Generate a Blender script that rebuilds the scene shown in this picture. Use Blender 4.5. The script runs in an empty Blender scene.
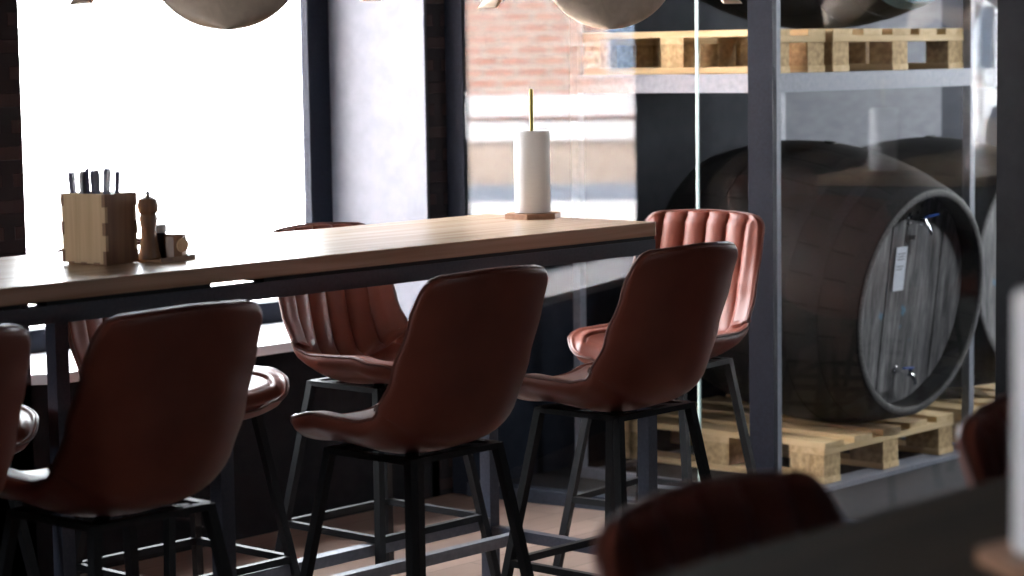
import bpy, bmesh, math, random
from mathutils import Vector, Matrix
random.seed(7)
SC = bpy.context.scene
COL = SC.collection
PI = math.pi

# ------------------------------------------------------------------ materials
def nd(nt, t, **kw):
    n = nt.nodes.new(t)
    for k, v in kw.items():
        setattr(n, k, v)
    return n

def base_mat(name, col, rough=.5, metal=0., spec=.5, coat=0.):
    m = bpy.data.materials.new(name); m.use_nodes = True
    b = m.node_tree.nodes['Principled BSDF']
    b.inputs['Base Color'].default_value = (*col, 1)
    b.inputs['Roughness'].default_value = rough
    b.inputs['Metallic'].default_value = metal
    b.inputs['Specular IOR Level'].default_value = spec
    b.inputs['Coat Weight'].default_value = coat
    return m, m.node_tree, b

def noise_mat(name, c1, c2, scale=(6, 6, 6), nscale=4., rough=.5, metal=0., bump=.0, spec=.5, detail=6., lo=.35, hi=.65, dist=.0, bdist=.002, rvar=0.):
    m, nt, b = base_mat(name, c1, rough, metal, spec)
    tc = nd(nt, 'ShaderNodeTexCoord'); mp = nd(nt, 'ShaderNodeMapping')
    mp.inputs['Scale'].default_value = scale
    nt.links.new(tc.outputs['Object'], mp.inputs['Vector'])
    nz = nd(nt, 'ShaderNodeTexNoise'); nz.inputs['Scale'].default_value = nscale
    nz.inputs['Detail'].default_value = detail; nz.inputs['Distortion'].default_value = dist
    nt.links.new(mp.outputs[0], nz.inputs['Vector'])
    cr = nd(nt, 'ShaderNodeValToRGB')
    cr.color_ramp.elements[0].position = lo; cr.color_ramp.elements[1].position = hi
    cr.color_ramp.elements[0].color = (*c1, 1); cr.color_ramp.elements[1].color = (*c2, 1)
    nt.links.new(nz.outputs['Fac'], cr.inputs['Fac'])
    nt.links.new(cr.outputs[0], b.inputs['Base Color'])
    if bump:
        bp = nd(nt, 'ShaderNodeBump'); bp.inputs['Strength'].default_value = bump; bp.inputs['Distance'].default_value = bdist
        nt.links.new(nz.outputs['Fac'], bp.inputs['Height']); nt.links.new(bp.outputs[0], b.inputs['Normal'])
    if rvar:
        mr = nd(nt, 'ShaderNodeMapRange'); mr.inputs['To Min'].default_value = rough - rvar; mr.inputs['To Max'].default_value = rough + rvar
        nt.links.new(nz.outputs['Fac'], mr.inputs['Value']); nt.links.new(mr.outputs[0], b.inputs['Roughness'])
    return m

def leather_mat(name, c1, c2, rough=.38):
    m, nt, b = base_mat(name, c1, rough, 0, .32)
    tc = nd(nt, 'ShaderNodeTexCoord')
    nz = nd(nt, 'ShaderNodeTexNoise'); nz.inputs['Scale'].default_value = 9; nz.inputs['Detail'].default_value = 5
    vo = nd(nt, 'ShaderNodeTexVoronoi'); vo.inputs['Scale'].default_value = 420
    nt.links.new(tc.outputs['Object'], nz.inputs['Vector']); nt.links.new(tc.outputs['Object'], vo.inputs['Vector'])
    cr = nd(nt, 'ShaderNodeValToRGB'); cr.color_ramp.elements[0].color = (*c1, 1); cr.color_ramp.elements[1].color = (*c2, 1)
    cr.color_ramp.elements[0].position = .3; cr.color_ramp.elements[1].position = .7
    nt.links.new(nz.outputs['Fac'], cr.inputs['Fac']); nt.links.new(cr.outputs[0], b.inputs['Base Color'])
    bp = nd(nt, 'ShaderNodeBump'); bp.inputs['Strength'].default_value = .25; bp.inputs['Distance'].default_value = .0006
    nt.links.new(vo.outputs['Distance'], bp.inputs['Height']); nt.links.new(bp.outputs[0], b.inputs['Normal'])
    mr = nd(nt, 'ShaderNodeMapRange'); mr.inputs['To Min'].default_value = rough - .06; mr.inputs['To Max'].default_value = rough + .08
    nt.links.new(nz.outputs['Fac'], mr.inputs['Value']); nt.links.new(mr.outputs[0], b.inputs['Roughness'])
    return m

def wood_mat(name, c1, c2, axis=0, grain=38., rough=.45, bump=.15, c3=None):
    """straight grained wood; axis = direction of the grain in object space"""
    m, nt, b = base_mat(name, c1, rough, 0, .5)
    tc = nd(nt, 'ShaderNodeTexCoord'); mp = nd(nt, 'ShaderNodeMapping')
    sc = [grain, grain, grain]; sc[axis] = grain * .045
    mp.inputs['Scale'].default_value = sc
    nt.links.new(tc.outputs['Object'], mp.inputs['Vector'])
    nz = nd(nt, 'ShaderNodeTexNoise'); nz.inputs['Scale'].default_value = 1.; nz.inputs['Detail'].default_value = 7; nz.inputs['Distortion'].default_value = 1.2
    nt.links.new(mp.outputs[0], nz.inputs['Vector'])
    cr = nd(nt, 'ShaderNodeValToRGB'); cr.color_ramp.elements[0].color = (*c1, 1); cr.color_ramp.elements[1].color = (*c2, 1)
    cr.color_ramp.elements[0].position = .32; cr.color_ramp.elements[1].position = .68
    if c3:
        e = cr.color_ramp.elements.new(.5); e.color = (*c3, 1)
    nt.links.new(nz.outputs['Fac'], cr.inputs['Fac']); nt.links.new(cr.outputs[0], b.inputs['Base Color'])
    bp = nd(nt, 'ShaderNodeBump'); bp.inputs['Strength'].default_value = bump; bp.inputs['Distance'].default_value = .001
    nt.links.new(nz.outputs['Fac'], bp.inputs['Height']); nt.links.new(bp.outputs[0], b.inputs['Normal'])
    return m

def brick_mat(name, c1, c2, mortar, scale=4.6, rot=None, bump=.6, bw=.5, rh=.25, rough=.85):
    m, nt, b = base_mat(name, c1, rough, 0, .3)
    tc = nd(nt, 'ShaderNodeTexCoord'); mp = nd(nt, 'ShaderNodeMapping')
    if rot: mp.inputs['Rotation'].default_value = rot
    nt.links.new(tc.outputs['Object'], mp.inputs['Vector'])
    br = nd(nt, 'ShaderNodeTexBrick'); br.inputs['Scale'].default_value = scale
    br.inputs['Color1'].default_value = (*c1, 1); br.inputs['Color2'].default_value = (*c2, 1); br.inputs['Mortar'].default_value = (*mortar, 1)
    br.inputs['Mortar Size'].default_value = .02; br.inputs['Brick Width'].default_value = bw; br.inputs['Row Height'].default_value = rh
    nt.links.new(mp.outputs[0], br.inputs['Vector'])
    nt.links.new(br.outputs['Color'], b.inputs['Base Color'])
    bp = nd(nt, 'ShaderNodeBump'); bp.inputs['Strength'].default_value = bump; bp.inputs['Distance'].default_value = .01; bp.invert = True
    nt.links.new(br.outputs['Fac'], bp.inputs['Height']); nt.links.new(bp.outputs[0], b.inputs['Normal'])
    return m

def glass_mat(name, tint=(1, 1, 1)):
    m = bpy.data.materials.new(name); m.use_nodes = True; nt = m.node_tree; nt.nodes.clear()
    out = nd(nt, 'ShaderNodeOutputMaterial'); mix = nd(nt, 'ShaderNodeMixShader')
    tr = nd(nt, 'ShaderNodeBsdfTransparent'); tr.inputs[0].default_value = (*tint, 1)
    gl = nd(nt, 'ShaderNodeBsdfGlossy'); gl.inputs['Roughness'].default_value = 0.0
    ge = nd(nt, 'ShaderNodeNewGeometry'); dt = nd(nt, 'ShaderNodeVectorMath', operation='DOT_PRODUCT')
    nt.links.new(ge.outputs['Normal'], dt.inputs[0]); nt.links.new(ge.outputs['Incoming'], dt.inputs[1])
    ab = nd(nt, 'ShaderNodeMath', operation='ABSOLUTE'); nt.links.new(dt.outputs['Value'], ab.inputs[0])
    om = nd(nt, 'ShaderNodeMath', operation='SUBTRACT'); om.inputs[0].default_value = 1; nt.links.new(ab.outputs[0], om.inputs[1])
    pw = nd(nt, 'ShaderNodeMath', operation='POWER'); pw.inputs[1].default_value = 5; nt.links.new(om.outputs[0], pw.inputs[0])
    ma = nd(nt, 'ShaderNodeMath', operation='MULTIPLY_ADD'); ma.inputs[1].default_value = .957; ma.inputs[2].default_value = .043; nt.links.new(pw.outputs[0], ma.inputs[0])
    nt.links.new(ma.outputs[0], mix.inputs[0]); nt.links.new(tr.outputs[0], mix.inputs[1]); nt.links.new(gl.outputs[0], mix.inputs[2])
    nt.links.new(mix.outputs[0], out.inputs[0])
    return m

def emit_mat(name, col, s):
    m = bpy.data.materials.new(name); m.use_nodes = True; nt = m.node_tree
    b = nt.nodes['Principled BSDF']; b.inputs['Base Color'].default_value = (*col, 1)
    b.inputs['Emission Color'].default_value = (*col, 1); b.inputs['Emission Strength'].default_value = s
    return m

M = {}
M['leather'] = leather_mat('brown_leather', (.165, .041, .026), (.21, .056, .034), .40)
M['piping'] = leather_mat('dark_leather_piping', (.10, .035, .026), (.14, .045, .034), .42)
M['black_metal'] = noise_mat('black_powder_coated_steel', (.007, .0075, .009), (.012, .0125, .015), rough=.5, nscale=60, bump=.05, spec=.22)
M['navy_metal'] = noise_mat('dark_blue_grey_steel', (.019, .023, .034), (.03, .035, .05), rough=.5, nscale=20, bump=.04, spec=.3)
M['table_steel'] = noise_mat('blue_grey_table_steel', (.040, .046, .070), (.055, .062, .09), rough=.42, nscale=20, bump=.04)
M['black_frame'] = noise_mat('near_black_window_frame', (.005, .006, .012), (.008, .010, .018), rough=.65, nscale=20, spec=.15)
M['galv'] = noise_mat('grey_painted_steel', (.19, .20, .235), (.26, .27, .31), rough=.5, metal=.1, nscale=9, bump=.05, lo=.3, hi=.7)
M['rubber'] = base_mat('black_rubber', (.015, .015, .015), .8)[0]
M['table'] = wood_mat('light_oak_board', (.46, .31, .20), (.66, .49, .35), 0, 34, .26, .05, (.58, .41, .28))
M['shaded_table'] = wood_mat('oak_board_shade_in_colour', (.036, .023, .014), (.068, .043, .027), 0, 34, .6, .08, (.05, .033, .02)); M['shaded_table'].node_tree.nodes['Principled BSDF'].inputs['Specular IOR Level'].default_value = .05  # oak of the near table, its shade put into the colour
M['pallet'] = wood_mat('pale_pine', (.55, .36, .17), (.80, .60, .34), 1, 26, .75, .3, (.70, .50, .26))
M['pallet_x'] = wood_mat('pale_pine_crosswise', (.55, .36, .17), (.80, .60, .34), 0, 26, .75, .3, (.70, .50, .26))
M['pallet_block'] = noise_mat('pallet_block_chipwood', (.40, .26, .12), (.68, .48, .25), scale=(1, 1, 1), nscale=45, rough=.85, bump=.4)
M['caddy'] = wood_mat('pale_plywood', (.50, .33, .18), (.72, .52, .32), 2, 30, .55, .15, (.63, .44, .26))
M['brown_wood'] = wood_mat('brown_turned_wood', (.20, .10, .06), (.33, .18, .10), 2, 40, .4, .1)
M['base_wood'] = wood_mat('reddish_brown_wood', (.34, .17, .10), (.50, .28, .17), 0, 30, .45, .1)
M['brass'] = base_mat('brass', (.27, .21, .05), .4, .7)[0]
M['paper'] = noise_mat('white_paper', (.80, .80, .82), (.88, .88, .89), rough=.9, nscale=90, bump=.3, bdist=.001)
M['steel'] = base_mat('steel', (.7, .7, .72), .25, .95)[0]
M['handle'] = base_mat('dark_violet_grey_handle', (.09, .08, .12), .4)[0]
M['pale_handle'] = base_mat('pale_handle', (.55, .5, .5), .4)[0]
M['chrome'] = base_mat('chrome', (.85, .85, .87), .12, 1.)[0]
M['blue'] = base_mat('blue_plastic', (.03, .08, .30), .35)[0]
M['dark_glass_jar'] = base_mat('dark_jar', (.045, .04, .05), .2)[0]
M['label'] = noise_mat('white_label_paper', (.70, .73, .80), (.80, .83, .88), rough=.7, nscale=12)
M['brick_dark'] = brick_mat('dark_brown_brick', (.055, .032, .030), (.035, .023, .024), (.02, .016, .018), 1., (PI/2, 0, 0), .8, .25, .075)
M['brick_out'] = brick_mat('red_orange_brick', (.56, .26, .19), (.66, .36, .27), (.62, .55, .5), 1., (PI/2, 0, 0), .3, .26, .085)
M['plaster'] = noise_mat('pale_grey_plaster', (.17, .175, .20), (.20, .205, .23), rough=.9, nscale=3, spec=.1, bump=.15, bdist=.004)
M['dark_wall'] = noise_mat('dark_blue_grey_paint', (.009, .012, .021), (.014, .018, .029), spec=.2, rough=.8, nscale=3, bump=.1, bdist=.004)
M['black_paint'] = noise_mat('black_paint', (.007, .007, .009), (.011, .011, .013), rough=.8, nscale=4, spec=.2)
M['grey_panel'] = noise_mat('grey_paint', (.085, .09, .108), (.12, .125, .145), rough=.75, nscale=5, scale=(2, 2, 6))
M['sill'] = noise_mat('white_sill_paint', (.72, .74, .78), (.80, .81, .84), rough=.45, nscale=3)
M['ceiling'] = noise_mat('charcoal_ceiling', (.05, .05, .055), (.07, .07, .075), rough=.9, nscale=3)
M['glass'] = glass_mat('clear_glass')
M['glass_edge'] = base_mat('polished_glass_edge', (.72, .93, .88), .25)[0]
M['concrete'] = noise_mat('dark_grey_concrete', (.011, .012, .015), (.02, .021, .025), spec=.2, rough=.7, nscale=5)
M['snow'] = noise_mat('snow_covered_ground', (.82, .83, .85), (.9, .9, .92), rough=.9, nscale=.6)
M['render_wall'] = noise_mat('beige_render', (.50, .40, .33), (.62, .52, .45), rough=.9, nscale=2)
M['band'] = noise_mat('white_stone_band', (.86, .87, .90), (.92, .92, .94), rough=.8, nscale=2)
M['kerb'] = noise_mat('blue_grey_plinth', (.26, .30, .38), (.36, .40, .48), rough=.85, nscale=3)
M['pane_out'] = base_mat('blue_grey_window_pane', (.20, .28, .40), .3)[0]
M['veneer'] = wood_mat('lamp_veneer', (.60, .45, .33), (.76, .60, .46), 0, 20, .5, .05)
M['lamp_dark'] = base_mat('lamp_dark_edge', (.09, .09, .10), .5)[0]
M['white_plastic'] = base_mat('white_plastic', (.85, .85, .86), .4)[0]

def barrel_wood():
    m, nt, b = base_mat('weathered_dark_oak', (.05, .042, .038), .6, 0, .2)
    tc = nd(nt, 'ShaderNodeTexCoord'); sp = nd(nt, 'ShaderNodeSeparateXYZ'); nt.links.new(tc.outputs['Object'], sp.inputs[0])
    at = nd(nt, 'ShaderNodeMath', operation='ARCTAN2'); nt.links.new(sp.outputs['X'], at.inputs[0]); nt.links.new(sp.outputs['Z'], at.inputs[1])
    mu = nd(nt, 'ShaderNodeMath', operation='MULTIPLY'); mu.inputs[1].default_value = 28 / (2 * PI); nt.links.new(at.outputs[0], mu.inputs[0])
    fr = nd(nt, 'ShaderNodeMath', operation='FRACT'); nt.links.new(mu.outputs[0], fr.inputs[0])
    fl = nd(nt, 'ShaderNodeMath', operation='FLOOR'); nt.links.new(mu.outputs[0], fl.inputs[0])
    wn = nd(nt, 'ShaderNodeTexWhiteNoise', noise_dimensions='1D'); nt.links.new(fl.outputs[0], wn.inputs['W'])
    pp = nd(nt, 'ShaderNodeMath', operation='PINGPONG'); pp.inputs[1].default_value = .5; nt.links.new(fr.outputs[0], pp.inputs[0])
    gp = nd(nt, 'ShaderNodeMapRange'); gp.inputs['From Max'].default_value = .06; nt.links.new(pp.outputs[0], gp.inputs['Value'])
    nz = nd(nt, 'ShaderNodeTexNoise'); nz.inputs['Scale'].default_value = 7; nz.inputs['Detail'].default_value = 8; nt.links.new(tc.outputs['Object'], nz.inputs['Vector'])
    ad = nd(nt, 'ShaderNodeMath', operation='MULTIPLY_ADD'); ad.inputs[1].default_value = .35; nt.links.new(wn.outputs['Value'], ad.inputs[0])
    nt.links.new(nz.outputs['Fac'], ad.inputs[2])
    cr = nd(nt, 'ShaderNodeValToRGB'); cr.color_ramp.elements[0].color = (.005, .0046, .0045, 1); cr.color_ramp.elements[1].color = (.022, .019, .017, 1)
    cr.color_ramp.elements[0].position = .4; cr.color_ramp.elements[1].position = .95
    nt.links.new(ad.outputs[0], cr.inputs['Fac'])
    mx = nd(nt, 'ShaderNodeMix', data_type='RGBA', blend_type='MULTIPLY'); mx.inputs[0].default_value = 1
    nt.links.new(cr.outputs[0], mx.inputs[6]); nt.links.new(gp.outputs[0], mx.inputs[7]); nt.links.new(mx.outputs[2], b.inputs['Base Color'])
    bp = nd(nt, 'ShaderNodeBump'); bp.inputs['Strength'].default_value = .3; bp.inputs['Distance'].default_value = .004
    nt.links.new(gp.outputs[0], bp.inputs['Height']); nt.links.new(bp.outputs[0], b.inputs['Normal'])
    return m
M['barrel'] = barrel_wood()

def head_wood():
    m, nt, b = base_mat('weathered_barrel_head', (.1, .085, .08), .65, 0, .4)
    tc = nd(nt, 'ShaderNodeTexCoord'); mp = nd(nt, 'ShaderNodeMapping'); mp.inputs['Scale'].default_value = (18, 3, 2.2)
    nt.links.new(tc.outputs['Object'], mp.inputs['Vector'])
    nz = nd(nt, 'ShaderNodeTexNoise'); nz.inputs['Scale'].default_value = 1.6; nz.inputs['Detail'].default_value = 9; nz.inputs['Roughness'].default_value = .7
    nt.links.new(mp.outputs[0], nz.inputs['Vector'])
    cr = nd(nt, 'ShaderNodeValToRGB'); cr.color_ramp.elements[0].color = (.085, .082, .082, 1); cr.color_ramp.elements[1].color = (.46, .445, .43, 1)
    cr.color_ramp.elements[0].position = .40; cr.color_ramp.elements[1].position = .74
    e = cr.color_ramp.elements.new(.54); e.color = (.20, .192, .19, 1)
    nt.links.new(nz.outputs['Fac'], cr.inputs['Fac'])
    # worn blue paint remnants
    n2 = nd(nt, 'ShaderNodeTexNoise'); n2.inputs['Scale'].default_value = 14; n2.inputs['Detail'].default_value = 6; nt.links.new(tc.outputs['Object'], n2.inputs['Vector'])
    r2 = nd(nt, 'ShaderNodeMapRange'); r2.inputs['From Min'].default_value = .62; r2.inputs['From Max'].default_value = .7; nt.links.new(n2.outputs['Fac'], r2.inputs['Value'])
    sp = nd(nt, 'ShaderNodeSeparateXYZ'); nt.links.new(tc.outputs['Object'], sp.inputs[0])
    cx = nd(nt, 'ShaderNodeMath', operation='COMPARE'); cx.inputs[1].default_value = -.04; cx.inputs[2].default_value = .12; nt.links.new(sp.outputs['X'], cx.inputs[0])
    cz = nd(nt, 'ShaderNodeMath', operation='COMPARE'); cz.inputs[1].default_value = -.08; cz.inputs[2].default_value = .12; nt.links.new(sp.outputs['Z'], cz.inputs[0])
    m1 = nd(nt, 'ShaderNodeMath', operation='MULTIPLY'); nt.links.new(cx.outputs[0], m1.inputs[0]); nt.links.new(cz.outputs[0], m1.inputs[1])
    m2 = nd(nt, 'ShaderNodeMath', operation='MULTIPLY'); nt.links.new(m1.outputs[0], m2.inputs[0]); nt.links.new(r2.outputs[0], m2.inputs[1])
    mx = nd(nt, 'ShaderNodeMix', data_type='RGBA'); nt.links.new(m2.outputs[0], mx.inputs[0]); nt.links.new(cr.outputs[0], mx.inputs[6]); mx.inputs[7].default_value = (.10, .25, .36, 1)
    nt.links.new(mx.outputs[2], b.inputs['Base Color'])
    bp = nd(nt, 'ShaderNodeBump'); bp.inputs['Strength'].default_value = .4; bp.inputs['Distance'].default_value = .003
    nt.links.new(nz.outputs['Fac'], bp.inputs['Height']); nt.links.new(bp.outputs[0], b.inputs['Normal'])
    return m
M['head'] = head_wood()

def floor_mat():
    m, nt, b = base_mat('warm_wood_floor', (.4, .26, .18), .38)
    tc = nd(nt, 'ShaderNodeTexCoord')
    br = nd(nt, 'ShaderNodeTexBrick'); br.inputs['Scale'].default_value = 1; br.inputs['Brick Width'].default_value = 1.4; br.inputs['Row Height'].default_value = .14
    br.inputs['Mortar Size'].default_value = .002
    br.inputs['Color1'].default_value = (.29, .195, .155, 1); br.inputs['Color2'].default_value = (.21, .14, .11, 1); br.inputs['Mortar'].default_value = (.06, .04, .03, 1)
    nt.links.new(tc.outputs['Object'], br.inputs['Vector'])
    mp = nd(nt, 'ShaderNodeMapping'); mp.inputs['Scale'].default_value = (2, 30, 1); nt.links.new(tc.outputs['Object'], mp.inputs['Vector'])
    nz = nd(nt, 'ShaderNodeTexNoise'); nz.inputs['Scale'].default_value = 1; nz.inputs['Detail'].default_value = 6; nt.links.new(mp.outputs[0], nz.inputs['Vector'])
    mr = nd(nt, 'ShaderNodeMapRange'); mr.inputs['To Min'].default_value = .7; mr.inputs['To Max'].default_value = 1.15; nt.links.new(nz.outputs['Fac'], mr.inputs['Value'])
    mx = nd(nt, 'ShaderNodeMix', data_type='RGBA', blend_type='MULTIPLY'); mx.inputs[0].default_value = 1
    nt.links.new(br.outputs['Color'], mx.inputs[6]); nt.links.new(mr.outputs[0], mx.inputs[7]); nt.links.new(mx.outputs[2], b.inputs['Base Color'])
    return m
M['floor'] = floor_mat()

# ------------------------------------------------------------------ helpers
def tag(o, label=None, cat=None, group=None, kind=None):
    if label: o['label'] = label
    if cat: o['category'] = cat
    if group: o['group'] = group
    if kind: o['kind'] = kind
    return o

def thing(name, label, cat, loc=(0, 0, 0), rz=0, group=None):
    o = bpy.data.objects.new(name, None); COL.objects.link(o)
    o.empty_display_size = .1
    o.location = loc; o.rotation_euler = (0, 0, rz)
    return tag(o, label, cat, group)

def mesh_obj(name, bm, mat, parent=None, smooth=False, loc=None):
    bmesh.ops.recalc_face_normals(bm, faces=bm.faces)
    me = bpy.data.meshes.new(name); bm.to_mesh(me); bm.free()
    me.materials.append(mat)
    if smooth:
        for p in me.polygons: p.use_smooth = True
        me.set_sharp_from_angle(angle=math.radians(38))
    o = bpy.data.objects.new(name, me); COL.objects.link(o)
    if parent: o.parent = parent
    if loc: o.location = loc
    return o

def box(bm, x0, x1, y0, y1, z0, z1, bev=0.):
    v = [bm.verts.new((x, y, z)) for x in (x0, x1) for y in (y0, y1) for z in (z0, z1)]
    fs = [bm.faces.new([v[i] for i in f]) for f in ((0, 1, 3, 2), (4, 6, 7, 5), (0, 4, 5, 1), (2, 3, 7, 6), (0, 2, 6, 4), (1, 5, 7, 3))]
    if bev:
        es = list({e for f in fs for e in f.edges})
        bmesh.ops.recalc_face_normals(bm, faces=fs)
        bmesh.ops.bevel(bm, geom=es, offset=bev, segments=2, affect='EDGES', profile=.5)

def boxo(name, mat, parent, x0, x1, y0, y1, z0, z1, bev=0.):
    bm = bmesh.new(); box(bm, x0, x1, y0, y1, z0, z1, bev)
    return mesh_obj(name, bm, mat, parent)

def prism(bm, pts, z0, z1):
    a = [bm.verts.new((x, y, z0)) for x, y in pts]; b = [bm.verts.new((x, y, z1)) for x, y in pts]
    bm.faces.new(a[::-1]); bm.faces.new(b)
    for i in range(len(a)):
        j = (i + 1) % len(a); bm.faces.new((a[i], a[j], b[j], b[i]))

def bar(bm, p, q, w, h=None, up=Vector((0, 0, 1))):
    """rectangular tube from p to q"""
    p, q = Vector(p), Vector(q); h = h or w
    d = (q - p).normalized()
    s = d.cross(up)
    if s.length < 1e-3: s = Vector((1, 0, 0))
    s.normalize(); t = s.cross(d).normalized()
    vs = []
    for c in (p, q):
        for a, b in ((-1, -1), (1, -1), (1, 1), (-1, 1)):
            vs.append(bm.verts.new(c + s * a * w / 2 + t * b * h / 2))
    bm.faces.new(vs[0:4][::-1]); bm.faces.new(vs[4:8])
    for i in range(4):
        j = (i + 1) % 4; bm.faces.new((vs[i], vs[j], vs[4 + j], vs[4 + i]))

def tube(bm, pts, r, n=8, closed=False):
    pts = [Vector(p) for p in pts]; N = len(pts); rings = []
    prev = None
    for i, p in enumerate(pts):
        if closed: d = pts[(i + 1) % N] - pts[i - 1]
        else: d = pts[min(i + 1, N - 1)] - pts[max(i - 1, 0)]
        d.normalize()
        s = d.orthogonal() if prev is None else prev - d * prev.dot(d)
        s.normalize(); prev = s; t = d.cross(s)
        rr = r[i] if isinstance(r, (list, tuple)) else r
        rings.append([bm.verts.new(p + (s * math.cos(2 * PI * k / n) + t * math.sin(2 * PI * k / n)) * rr) for k in range(n)])
    for i in range(N if closed else N - 1):
        a, b = rings[i], rings[(i + 1) % N]
        off = 0
        if closed and i == N - 1:
            off = min(range(n), key=lambda o: (a[0].co - b[o].co).length)
        for k in range(n):
            bm.faces.new((a[k], a[(k + 1) % n], b[(k + 1 + off) % n], b[(k + off) % n]))
    if not closed:
        bm.faces.new(rings[0][::-1]); bm.faces.new(rings[-1])

def lathe(bm, prof, n=32, axis='z', c=(0, 0, 0)):
    """prof = [(r, h)]; revolve about the axis through c"""
    c = Vector(c); rings = []
    for r, h in prof:
        ring = []
        for k in range(n):
            a = 2 * PI * k / n
            if axis == 'z': v = Vector((r * math.cos(a), r * math.sin(a), h))
            elif axis == 'y': v = Vector((r * math.cos(a), h, r * math.sin(a)))
            else: v = Vector((h, r * math.cos(a), r * math.sin(a)))
            ring.append(bm.verts.new(c + v))
        rings.append(ring)
    for a, b in zip(rings, rings[1:]):
        for k in range(n):
            bm.faces.new((a[k], a[(k + 1) % n], b[(k + 1) % n], b[k]))
    if prof[0][0] > 1e-6: bm.faces.new(rings[0])
    if prof[-1][0] > 1e-6: bm.faces.new(rings[-1])
    bmesh.ops.remove_doubles(bm, verts=bm.verts, dist=1e-6)

def copy_tree(o, parent=None):
    c = o.copy(); COL.objects.link(c); c.parent = parent
    for ch in list(o.children): copy_tree(ch, c)
    return c

def struct(name, bm, mat):
    return tag(mesh_obj(name, bm, mat), kind='structure')

# ------------------------------------------------------------------ room shell
YI, YW = 5.415, 5.85          # inner face of the window wall and plane of its glass
ZS = .605                     # sill height
CEIL = 3.3
def wall_block(name, mat, x0, x1, z0=0, z1=CEIL, y0=YI, y1=YW + .06):
    bm = bmesh.new(); box(bm, x0, x1, y0, y1, z0, z1); return struct(name, bm, mat)

bm = bmesh.new(); box(bm, -8, 11.2, -4.2, YW + .06, -.1, 0); struct('floor', bm, M['floor'])
bm = bmesh.new(); box(bm, -8, 11.2, -4.2, YW + .06, CEIL, CEIL + .1); struct('ceiling', bm, M['ceiling'])
bm = bmesh.new(); prism(bm, [(5.685, YI), (5.985, 3.49), (6.2, 3.1), (7.4, -4.2), (11.1, -4.2), (11.1, YI)], 0, .004); struct('floor_store', bm, M['concrete'])
# window wall, seen from the room: brick piers with deep openings
bm = bmesh.new()       # pier between the two windows, its sides splayed outwards
prism(bm, [(-2.1, YI), (3.93, YI), (2.62, YW + .06), (-3.8, YW + .06)], 0, CEIL)
struct('wall_pier_left', bm, M['brick_dark'])
wall_block('wall_below_window_left', M['black_paint'], 2.4, 5.60, 0, ZS - .03)
wall_block('wall_above_window_left', M['brick_dark'], 2.4, 5.60, 3.0, CEIL)
wall_block('wall_pier_right', M['brick_dark'], 5.57, 5.70)
bm = bmesh.new(); prism(bm, [(5.562, YI), (5.575, YI), (5.60, YW), (5.522, YW)], 0, CEIL); struct('wall_reveal', bm, M['plaster'])
wall_block('wall_store_back', M['dark_wall'], 5.70, 7.62)
wall_block('wall_store_panel', M['grey_panel'], 7.62, 8.80)
wall_block('wall_store_end', M['dark_wall'], 8.80, 11.2)
wall_block('wall_below_window_far', M['black_paint'], -6.2, -2.9, 0, ZS - .03)
wall_block('wall_above_window_far', M['brick_dark'], -6.2, -2.9, 3.0, CEIL)
wall_block('wall_far_end', M['brick_dark'], -8, -6.1)
bm = bmesh.new(); box(bm, -8.1, -8, -4.2, 3.0, 0, CEIL); box(bm, -8.1, -8, 5.3, YW, 0, CEIL); box(bm, -8.1, -8, 3.0, 5.3, 0, .5); box(bm, -8.1, -8, 3.0, 5.3, 3.0, CEIL); struct('wall_left', bm, M['dark_wall'])
bm = bmesh.new(); box(bm, 11.1, 11.2, -4.2, 2.5, 0, CEIL); box(bm, 11.1, 11.2, 4.9, YW, 0, CEIL); box(bm, 11.1, 11.2, 2.5, 4.9, 0, .9); box(bm, 11.1, 11.2, 2.5, 4.9, 2.6, CEIL); struct('wall_right', bm, M['dark_wall'])
# wall behind the viewer with one small window, added for light from behind
bm = bmesh.new(); box(bm, -8, 5.7, -4.3, -4.2, 0, CEIL); struct('wall_rear', bm, M['dark_wall'])
bm = bmesh.new(); box(bm, 6.5, 11.2, -4.3, -4.2, 0, CEIL); struct('wall_rear_right', bm, M['dark_wall'])
bm = bmesh.new(); box(bm, 5.7, 6.5, -4.3, -4.2, 0, 1.5); box(bm, 5.7, 6.5, -4.3, -4.2, 2.3, CEIL); struct('wall_rear_window_surround', bm, M['dark_wall'])

def window(name, x0, x1, z0, z1, y, mat, fw=.09):
    root = bpy.data.objects.new(name, None); COL.objects.link(root); root.location = ((x0 + x1) / 2, y, z0); tag(root, kind='structure')
    w = (x1 - x0) / 2; h = z1 - z0
    bm = bmesh.new()
    box(bm, -w, -w + fw, -.018, .018, 0, h); box(bm, w - fw, w, -.018, .018, 0, h)
    box(bm, -w + fw, w - fw, -.04, .04, 0, .07); box(bm, -w + fw, w - fw, -.04, .04, h - .07, h)
    mesh_obj('window_frame', bm, mat, root)
    bm = bmesh.new(); box(bm, -w + fw, w - fw, -.006, .006, .07, h - .07); mesh_obj('pane', bm, M['glass'], root)
    return root
window('window_1', 2.62, 5.522, ZS, 3.0, YW, M['black_frame'], .10)
window('window_2', -6.1, -3.62, ZS, 3.0, YW, M['black_frame'])
w3 = window('window_added_left', -1.15, 1.15, .5, 3.0, 0, M['black_frame']); w3.location = (-8.05, 4.15, .5); w3.rotation_euler = (0, 0, PI / 2)  # out of view, added to light the chair fronts from the left
w5 = window('window_added_right', -1.2, 1.2, .9, 2.6, 0, M['black_frame']); w5.location = (11.15, 3.7, .9); w5.rotation_euler = (0, 0, PI / 2)  # unseen store window, added for light from the right
window('window_added_rear', 5.7, 6.5, 1.5, 2.3, -4.25, M['black_frame'])
bm = bmesh.new(); prism(bm, [(3.99, YI - .05), (5.56, YI - .05), (5.52, YW - .03), (2.75, YW - .03), (3.93, YI)], ZS - .03, ZS); struct('window_sill_1', bm, M['sill'])
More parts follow.
